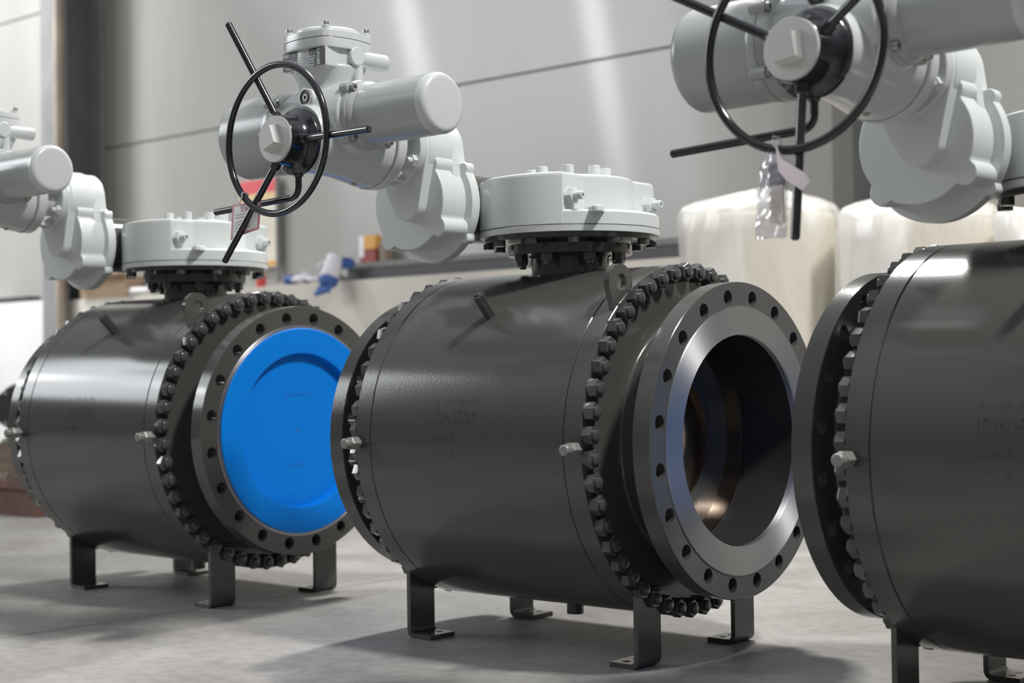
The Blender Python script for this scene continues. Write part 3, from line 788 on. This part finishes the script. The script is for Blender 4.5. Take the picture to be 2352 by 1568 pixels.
for u in (-.3, -.02): 
    for dv in (0, .09, .18): patch(bm, u, u + .2, .5 + dv, .54 + dv, .0009)
    patch(bm, u + .08, u + .12, .46, .74, .0009)
finish(bm, 'red_border', M['red_ink'], tg)
bm = bmesh.new()
for k in range(6):
    v = .3 - .18 * k; patch(bm, -.7, -.7 + 1.2 * (.6 + .4 * rr.random()), v, v + .035, .0009)
finish(bm, 'printed_lines', M['grey_ink'], tg)
bm = bmesh.new(); tube(bm, [(.012, -.016, .052), (.014, -.018, .044), (.002, -.015, .030), (-.003, -.006, .022), (.002, .008, .034), (.010, .002, .052), (.012, -.014, .054)], .0017, 8); finish(bm, 'tag_cord', M['tie'], tg)

# ------------------------------------------------------------------ document pouch on the near handwheel
o_, h_ = placed('R', (-.741, -.722, .505))
dp = empty('document_pouch', o_, h_); tag(dp, 'clear plastic document pouch hanging from the handwheel of the near valve', 'pouch')
bm = bmesh.new(); rr = random.Random(9)
nu, nv = 14, 34; G = {}
for s in (-1, 1):
    for j in range(nv + 1):
        for i in range(nu + 1):
            u = -1 + 2 * i / nu; v = j / nv
            w = .027 * min(1, .25 + v * 4) if v < .2 else .027 + .003 * v
            t = (.006 * (1 - u * u)) * min(1, v * 5) * (1 if v < .8 else max(.1, (1 - v) * 5))
            G[s, i, j] = bm.verts.new((u * w - .010 * v - .004, s * t + .0045 * noise.noise(Vector((u * 3.5 + s * 9, v * 11, 2))) - .0035, .010 - v * .146 + .003 * noise.noise(Vector((u * 2, v * 6, 5)))))
    for j in range(nv):
        for i in range(nu): bm.faces.new((G[s, i, j], G[s, i + 1, j], G[s, i + 1, j + 1], G[s, i, j + 1]))
finish(bm, 'plastic_pouch', M['film'], dp, smooth=80)
bm = bmesh.new(); box(bm, -.014, .012, -.0065, -.0015, -.112, -.052, .001); b1 = finish(bm, 'folded_booklet', M['booklet'], dp)
bm = bmesh.new(); box(bm, -.013, .014, -.007, -.0005, -.052, -.016, .001); finish(bm, 'booklet_cover', M['booklet_dark'], dp)
bm = bmesh.new(); cp = [(.004, .018), (.018, -.012), (.060, -.038), (.068, -.052), (.056, -.066), (.026, -.046), (.010, -.030)]
gv = []
ring = [bm.verts.new((x, -.012 - .010 * math.sin(x * 40), z)) for x, z in cp]
bm.faces.new((ring[0], ring[1], ring[2], ring[5], ring[6])); bm.faces.new((ring[2], ring[3], ring[4], ring[5]))
bmesh.ops.solidify(bm, geom=bm.faces[:], thickness=.0006); finish(bm, 'curled_card', M['paper_pink'], dp)
bm = bmesh.new(); tube(bm, [(-.002, -.012, .022), (0, -.012, .012), (.002, -.002, .006), (.002, .008, .014), (0, .004, .026), (-.002, -.010, .027)], .0016, 8); finish(bm, 'pouch_cord', M['tie'], dp)

# ================================================================== THE HALL
# floor
bm = bmesh.new(); box(bm, -18, 14, -9, 14, -.2, 0)
fl = finish(bm, 'floor', M['floor']); fl.location = stem('C'); fl.rotation_euler = (0, 0, POSE['C'][2]); tag(fl, kind='structure')
WD = 6.6
def wallobj(bm, name, m, D=WD, parent=None):
    """geometry given as x along the wall, y away from the camera (0 = wall face), z up"""
    o = finish(bm, name, m, parent)
    if parent is None: o.matrix_world = Matrix.Translation(WN * D) @ Matrix.Rotation(HW, 4, 'Z')
    return o
bm = bmesh.new()
zs = atD(380, 317, WD).z; zs2 = zs + 1.15
box(bm, -20, 8, .0, .12, 0, zs - .006, .004); box(bm, -20, 8, .0, .12, zs + .006, zs2 - .006, .004); box(bm, -20, 8, 0, .12, zs2 + .006, 7.5, .004); box(bm, -20, 8, .02, .11, zs - .1, zs2 + .1)
wb = wallobj(bm, 'wall_back', M['wall']); tag(wb, kind='structure')
# steel columns: H-sections standing in front of the wall
def hcolumn(name, s0, w, D0, dep, conduit, mf='column'):
    e = empty(name, wpt(s0, D0)); e.rotation_euler = (0, 0, HW); tag(e, kind='structure')
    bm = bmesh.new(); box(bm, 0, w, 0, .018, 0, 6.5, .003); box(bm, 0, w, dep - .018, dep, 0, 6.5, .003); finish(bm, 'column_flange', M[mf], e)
    bm = bmesh.new(); box(bm, w * .44, w * .56, .018, dep - .018, 0, 6.5); finish(bm, 'column_web', M['column_shade'], e)
    if conduit:
        bm = bmesh.new(); lathe(bm, [(0, conduit), (6.5, conduit)], (0, 0, 1), (w * .93, -conduit, 0), 20); finish(bm, 'conduit', M['conduit'], e)
    return e
DC = WD - .34
sL0 = atD(97, 600, DC).dot(WX); sL1 = atD(152, 600, DC).dot(WX)
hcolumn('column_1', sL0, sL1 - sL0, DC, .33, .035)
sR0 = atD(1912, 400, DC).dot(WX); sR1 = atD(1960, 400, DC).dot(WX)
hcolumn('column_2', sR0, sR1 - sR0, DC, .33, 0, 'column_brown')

# things on the ledge -------------------------------------------------
LZ = atD(900, 637, WD - .30).z
# low masonry wall with its top ledge
bm = bmesh.new(); box(bm, sL0, 7, -.30, -.002, 0, LZ, .006); lw = wallobj(bm, 'trim_1', M['cream_wall']); tag(lw, kind='structure')
bm = bmesh.new(); box(bm, -19, sL0 - .02, -.32, -.002, 0, LZ + .01, .006); lw2 = wallobj(bm, 'trim_2', M['white_panel']); tag(lw2, kind='structure')

def on_wall(u, v, D):
    p = atD(u, v, D); return p.dot(WX), p.z
def wthing(o, s, D, z=0.0, rz=0.0): o.location = wpt(s, D, z); o.rotation_euler = (0, 0, HW + rz)
# steel rail lying along the ledge
s0, _ = on_wall(812, 620, WD - 0.17); s1, _ = on_wall(1600, 575, WD - 0.17)
bm = bmesh.new(); Lr = s1 - s0
box(bm, 0, Lr, 0, .008, 0, .075); box(bm, 0, Lr, 0, .09, .067, .075); box(bm, 0, Lr, 0, .09, 0, .008)
rl = finish(bm, 'steel_rail', M['rail']); wthing(rl, s0, WD - 0.22, LZ); tag(rl, 'long dark steel channel lying along the top of the cream low wall', 'rail')
s0b, _ = on_wall(812, 590, WD - 0.07); BH = atD(845, 602, WD - .1).z - LZ; bm = bmesh.new(); box(bm, 0, sR0 - s0b - .03, 0, .075, 0, BH, .004)
rl2 = finish(bm, 'square_bar', mat('grey_steel_bar', (.22, .21, .2), .5)); wthing(rl2, s0b, WD - 0.105, LZ + .0); tag(rl2, 'long grey steel bar on edge behind the dark channel on the low wall', 'bar')
# cartons
def carton(u0, u1, v0, v1, D, dep, m, name, label, cat, z=LZ):
    a, z1 = on_wall(u0, v0, D); b, z0 = on_wall(u1, v1, D); h = abs(z1 - z0)
    bm = bmesh.new(); box(bm, 0, b - a, 0, dep, 0, h, .006); o = finish(bm, name, m); wthing(o, a, D, z)
    tag(o, label, cat); return o, b - a, h
c1, w1, h1 = carton(182, 290, 618, 690, WD - 0.28, .24, M['cardboard'], 'cardboard_box', 'brown cardboard box on the ledge beside the grey column', 'box')
bm = bmesh.new(); box(bm, .02, w1 * 1.05, -.10, -.004, h1 * .62, h1 * .66); o = finish(bm, 'open_flap', M['cardboard'], c1)
c2, w2, h2 = carton(826, 862, 545, 602, WD - 0.1, .06, [M['maroon'], M['orange']], 'small_carton', 'small orange and maroon carton standing on the grey bar by the wall', 'box', LZ + BH)
bm = bmesh.new(); box(bm, w2 * .3, w2 + .003, -.003, .05, h2 * .5, h2 + .003); finish(bm, 'orange_panel', M['orange'], c2)
bm = bmesh.new(); box(bm, -.003, w2 * .28, -.003, .05, h2 * .2, h2 + .003); finish(bm, 'pale_panel', M['paper'], c2)
c3, w3, h3 = carton(870, 886, 560, 602, WD - 0.1, .06, M['brown_carton'], 'small_carton', 'small plain brown carton beside the orange one', 'box', LZ + BH)
# notice board
s0, zt = on_wall(552, 418, WD - 0.03); s1, zb = on_wall(640, 612, WD - 0.03)
bd = empty('notice_board', wpt(s0, WD - 0.04, zb), HW); tag(bd, 'cream notice board with red heading hung on the wall panels', 'notice board')
bw, bh = s1 - s0, zt - zb
bm = bmesh.new(); box(bm, 0, bw, 0, .02, 0, bh, .003); finish(bm, 'board', M['poster_white'], bd)
bm = bmesh.new(); box(bm, .004, bw - .004, -.002, .004, bh * .84, bh - .003); finish(bm, 'red_heading', M['poster_red'], bd)
bm = bmesh.new(); box(bm, .004, bw - .004, -.002, .004, bh * .73, bh * .84); finish(bm, 'yellow_band', M['poster_yellow'], bd)
bm = bmesh.new(); box(bm, bw - .002, bw + .014, -.012, .022, -.1, bh, .003); finish(bm, 'board_edge', M['column'], bd)
bm = bmesh.new(); box(bm, bw * .55, bw - .01, -.002, .004, .01, .04); finish(bm, 'orange_strip', M['orange'], bd)
# little red bottle and white round thing
s0, z0 = on_wall(600, 640, WD - 0.2); bm = bmesh.new(); lathe(bm, rnd(.032, 0, .09, .004, .01) , (0, 0, 1), (0, 0, 0), 20); lathe(bm, rnd(.014, .088, .115, 0, .004), (0, 0, 1), (0, 0, 0), 14)
o = finish(bm, 'paint_can', M['redthing']); wthing(o, s0, WD - 0.2, LZ); tag(o, 'small red can on the ledge below the notice board', 'can')
s0, z0 = on_wall(330, 662, WD - 0.2); bm = bmesh.new(); tube(bm, [(-.02, 0, .03), (.0, 0, .03), (.15, .005, .03)], .028, 16); o = finish(bm, 'pipe_end', mat('pale_pipe', (.7, .68, .68), .5)); wthing(o, s0, WD - 0.285, LZ + .0, R(8)); tag(o, 'short pale pipe end lying on the ledge beside the cardboard box', 'pipe')
s0, z0 = on_wall(326, 640, WD - 0.15); bm = bmesh.new(); box(bm, 0, .34, 0, .10, 0, .11, .01); box(bm, .02, .30, .02, .08, .11, .15, .01); o = finish(bm, 'dark_case', M['dark_casting']); wthing(o, s0, WD - 0.14, LZ); tag(o, 'black case on the ledge right of the cardboard box', 'case')
s0, z0 = on_wall(0, 680, WD - 0.2); bm = bmesh.new(); box(bm, -.2, .40, 0, .12, 0, .055, .012); o = finish(bm, 'dark_bundle', M['dark_casting']); wthing(o, s0, WD - 0.2, LZ + .01); tag(o, 'dark flat bundle on the white ledge left of the column', 'bundle')

# work gloves: palm, cuff and five fingers each
def glove(name, label, s, D, z, rz, tilt, m, cuffm, sc=1.0):
    g = empty(name, wpt(s, D, z), HW + rz); g.rotation_euler = (tilt, 0, HW + rz); tag(g, label, 'glove', 'work gloves heaped on the ledge')
    bm = bmesh.new()
    lathe(bm, [(0, .0), (.0, .050), (.03, .055), (.07, .058), (.10, .052), (.115, .03), (.12, 0)], (1, 0, 0), (0, 0, 0), 20)
    for i, (yy, ll) in enumerate(((-.036, .075), (-.012, .09), (.012, .088), (.036, .07))):
        tube(bm, [(.09, yy, 0), (.12, yy * 1.05, .004), (.11 + ll * .6, yy * 1.1, .0), (.11 + ll, yy * 1.12, -.012)], .0145, 10)
    tube(bm, [(.03, .045, 0), (.06, .075, .0), (.085, .085, -.004)], .015, 10)
    for v in bm.verts: v.co.z *= .55 if v.co.x < .1 else .9
    for v in bm.verts: v.co += Vector((0, 0, .012 * noise.noise(v.co * 25)))
    bmesh.ops.scale(bm, vec=(sc, sc, sc), verts=bm.verts); finish(bm, 'glove_hand', m, g, smooth=80)
    bm = bmesh.new(); lathe(bm, [(-.055, .050), (-.055, .056), (-.0, .055), (.006, .05)], (1, 0, 0), (0, 0, 0), 20)
    for v in bm.verts: v.co.z *= .6
    bmesh.ops.scale(bm, vec=(sc, sc, sc), verts=bm.verts); finish(bm, 'glove_cuff', cuffm, g, smooth=80)
s0, _ = on_wall(655, 650, WD - 0.25)
glove('work_glove', 'white cotton glove with blue cuff, leftmost of the heap on the ledge', s0 + .09, WD - .245, LZ + .033, R(4), 0, M['glove_white'], M['glove_blue'], .95)
glove('work_glove', 'white cotton glove lying across the top of the heap on the ledge', s0 + .50, WD - .225, LZ + .112, R(172), R(4), M['glove_white'], M['glove_blue'], 1.05)
glove('work_glove', 'white glove pointing at the wall under the top glove of the heap', s0 + .41, WD - .25, LZ + .03, R(92), 0, M['glove_white'], M['glove_white'], .8)
g4 = s0 + .57
e = empty('work_glove', wpt(g4, WD - 0.395, LZ + .045), HW); tag(e, 'white glove with blue dipped fingers hanging over the edge of the low wall', 'glove', 'work gloves heaped on the ledge')
bm = bmesh.new(); lathe(bm, [(-.09, .045), (-.03, .052), (.03, .058), (.06, .056), (.062, 0)], (0, -.35, -1), (0, .02, .02), 20)
for v in bm.verts: v.co.y += .012 * noise.noise(v.co * 22)
finish(bm, 'glove_hand', M['glove_white'], e, smooth=80)
bm = bmesh.new(); lathe(bm, [(.05, .0), (.05, .058), (.09, .056), (.11, .03), (.115, 0)], (0, -.35, -1), (0, .02, .02), 20)
for i, xx in enumerate((-.04, -.013, .013, .04)): tube(bm, [(xx, -.012, -.06), (xx * 1.1 - .01, -.04, -.11), (xx * 1.1 - .02, -.05, -.13 + .008 * i)], .0145, 10)
for v in bm.verts: v.co.y += .012 * noise.noise(v.co * 22)
gd = finish(bm, 'dipped_fingers', M['glove_blue'], e, smooth=80); gd['label'] = 'blue rubber dipped fingers'

# foam rolls wrapped in packing film, standing before the wall
def roll(name, label, u0, u1, vtop, D, seed):
    a, zt = on_wall(u0, vtop, D); b, _ = on_wall(u1, vtop, D); r = (b - a) / 2 * .885
    e = empty(name, wpt((a + b) / 2, D)); e.rotation_euler = (0, 0, HW); tag(e, label, 'roll', 'wrapped foam rolls by the wall')
    h = zt - .10
    bm = bmesh.new(); lathe(bm, rnd(r * .97, .0, h, .01, .03), (0, 0, 1), (0, 0, 0), 64); finish(bm, 'foam_roll', M['foam'], e)
    bm = bmesh.new(); sg = 90; rings = []
    prof = [(0.01, 1.0), (h * .2, 1.005), (h * .4, 1.01), (h * .6, 1.01), (h * .75, 1.015), (h * .85, 1.02), (h * .93, 1.03), (h + .005, 1.02), (h + .035, .95), (h + .055, .80), (h + .07, .60), (h + .085, .40), (h + .10, .2), (h + .105, .06)]
    for t, k in prof:
        rg = []
        for i in range(sg):
            th = 2 * PI * i / sg; p = Vector((math.cos(th), math.sin(th), 0))
            f = noise.noise(Vector((p.x * 2.2, p.y * 2.2, t * 1.6 + seed * 7))) * .07 + noise.noise(Vector((p.x * 7, p.y * 7, t * 2.2 + seed * 3))) * .05
            kk = k + (abs(f) if t < h else f * 1.8)
            zz = t + (.045 * noise.noise(Vector((p.x * 2, p.y * 2, seed))) * (1 if t > h else 0))
            rg.append(bm.verts.new((r * kk * p.x, r * kk * p.y, zz)))
        rings.append(rg)
    for A, B in zip(rings, rings[1:]):
        for i in range(sg): bm.faces.new((A[i], A[(i + 1) % sg], B[(i + 1) % sg], B[i]))
    bm.faces.new(rings[-1]); finish(bm, 'packing_film', M['wrap'], e, smooth=70)
roll('wrapped_roll', 'cream foam roll in plastic film just right of the middle valve', 1580, 1925, 462, WD - .85, 1)
roll('wrapped_roll', 'cream foam roll in plastic film behind the near valve gearbox, second of three', 1925, 2300, 470, WD - .85, 2)
roll('wrapped_roll', 'cream foam roll in plastic film at the picture edge, third of three', 2290, 2640, 455, WD - .85, 4)

# castings and a steel beam on the floor behind the far valve
def fpt(u, v):
    w = pix(u, v); t = -CAMZ / w.z; return Vector((0, 0, CAMZ)) + w * t
b0 = fpt(50, 1186); Db = b0.dot(WN); sb = b0.dot(WX)
bm = bmesh.new(); box(bm, -1.2, .115, 0, .16, 0, .125, .004); box(bm, -1.2, .14, -.02, .22, .125, .165, .004)
o = finish(bm, 'steel_beam', [M['rust_beam']]); wthing(o, sb, Db, 0); tag(o, 'rusty brown steel beam on the floor left of the far valve', 'beam')
def casting(label, s, D, z, r, m, rz, name='pipe_casting'):
    e = empty(name, wpt(s, D, z), HW + rz); tag(e, label, 'casting', 'castings stacked on the beam')
    bm = bmesh.new(); lathe(bm, [(-.11, r * .55), (-.11, r * .8), (-.09, r * .8), (-.085, r * .5), (-.05, r * .8), (0, r), (.05, r * .8), (.085, r * .5), (.09, r * .8), (.11, r * .8), (.11, r * .55)], (1, 0, 0), (0, 0, 0), 36); finish(bm, 'casting_body', m, e)
    for k in range(6):
        a = 2 * PI * k / 6; bm = bmesh.new(); hexbolt(bm, (.11, r * .68 * math.cos(a), r * .68 * math.sin(a)), (1, 0, 0), .012, .012)
        finish(bm, 'casting_bolt', M['zinc'], e)
casting('bronze coloured flanged casting lying on the rusty beam', sb - .12, Db + .10, .165 + .104, .13, M['casting'], R(-60))
casting('black flanged casting stacked above the bronze one', sb - .17, Db + .11, .165 + .334, .12, M['dark_casting'], R(-50))

# ================================================================== LIGHT
W = bpy.data.worlds.new('hall_air'); SC.world = W; W.use_nodes = True
wt = W.node_tree; bg = wt.nodes['Background']; bg.inputs['Strength'].default_value = 1.0
tc = wt.nodes.new('ShaderNodeTexCoord'); sx = wt.nodes.new('ShaderNodeSeparateXYZ'); wt.links.new(tc.outputs['Generated'], sx.inputs[0])
wr = wt.nodes.new('ShaderNodeValToRGB'); wt.links.new(sx.outputs['Z'], wr.inputs['Fac'])
e0, e1 = wr.color_ramp.elements                       # dim far walls of the hall, bright roof lights
e0.position = .0; e0.color = (.155, .155, .150, 1); e1.position = .85; e1.color = (.60, .625, .65, 1)
e2 = wr.color_ramp.elements.new(.25); e2.color = (.20, .205, .205, 1)
wt.links.new(wr.outputs['Color'], bg.inputs['Color'])

def area(name, loc, target, sx, sy, power, col=(1, 1, 1), spread=180):
    l = bpy.data.lights.new(name, 'AREA'); l.shape = 'RECTANGLE'; l.size = sx; l.size_y = sy; l.energy = power; l.color = col; l.spread = R(spread)
    o = bpy.data.objects.new(name, l); C.objects.link(o); o.location = loc
    d = Vector(target) - Vector(loc); o.rotation_euler = d.to_track_quat('-Z', 'Y').to_euler()
    return o
def cl(x, y, z): return loc2w('C', (x, y, z - .488))
# high-bay lamps with reflectors
area('high_bay_lamp', cl(-.48 - 1.4, 2.5, 5.0), cl(-.48, -.2, .5), .45, .45, 130, (1, .98, .95), 120)
area('high_bay_lamp', cl(-.48 - 9.2, 1.6, 5.8), cl(-8.5, 3.6, 1.4), .7, .7, 105, (.97, .99, 1), 80)
area('high_bay_lamp', cl(3.4, -.2, 6.3), cl(0, -.2, .8), .7, .7, 235, (1, .98, .95), 130)
# tall windows in the end wall to the left
area('end_window', (-12.5, 7.0, 5.6), (0, 6.0, 1.0), 5.4, 4.2, 340, (.93, .97, 1), 150)
area('far_bay_lamp', (-12.2, 5.95, 5.35), (0, 7.5, 2.5), .3, .3, 15, (1, 1, .98), 120)
area('far_bay_lamp', (-12.2, 8.52, 5.33), (0, 8.8, 2.7), .3, .3, 11, (1, 1, .98), 120)

SC.view_settings.view_transform = 'Standard'; SC.view_settings.look = 'None'; SC.view_settings.gamma = 1; SC.view_settings.use_curve_mapping = False
SC.view_settings.exposure = 0.0
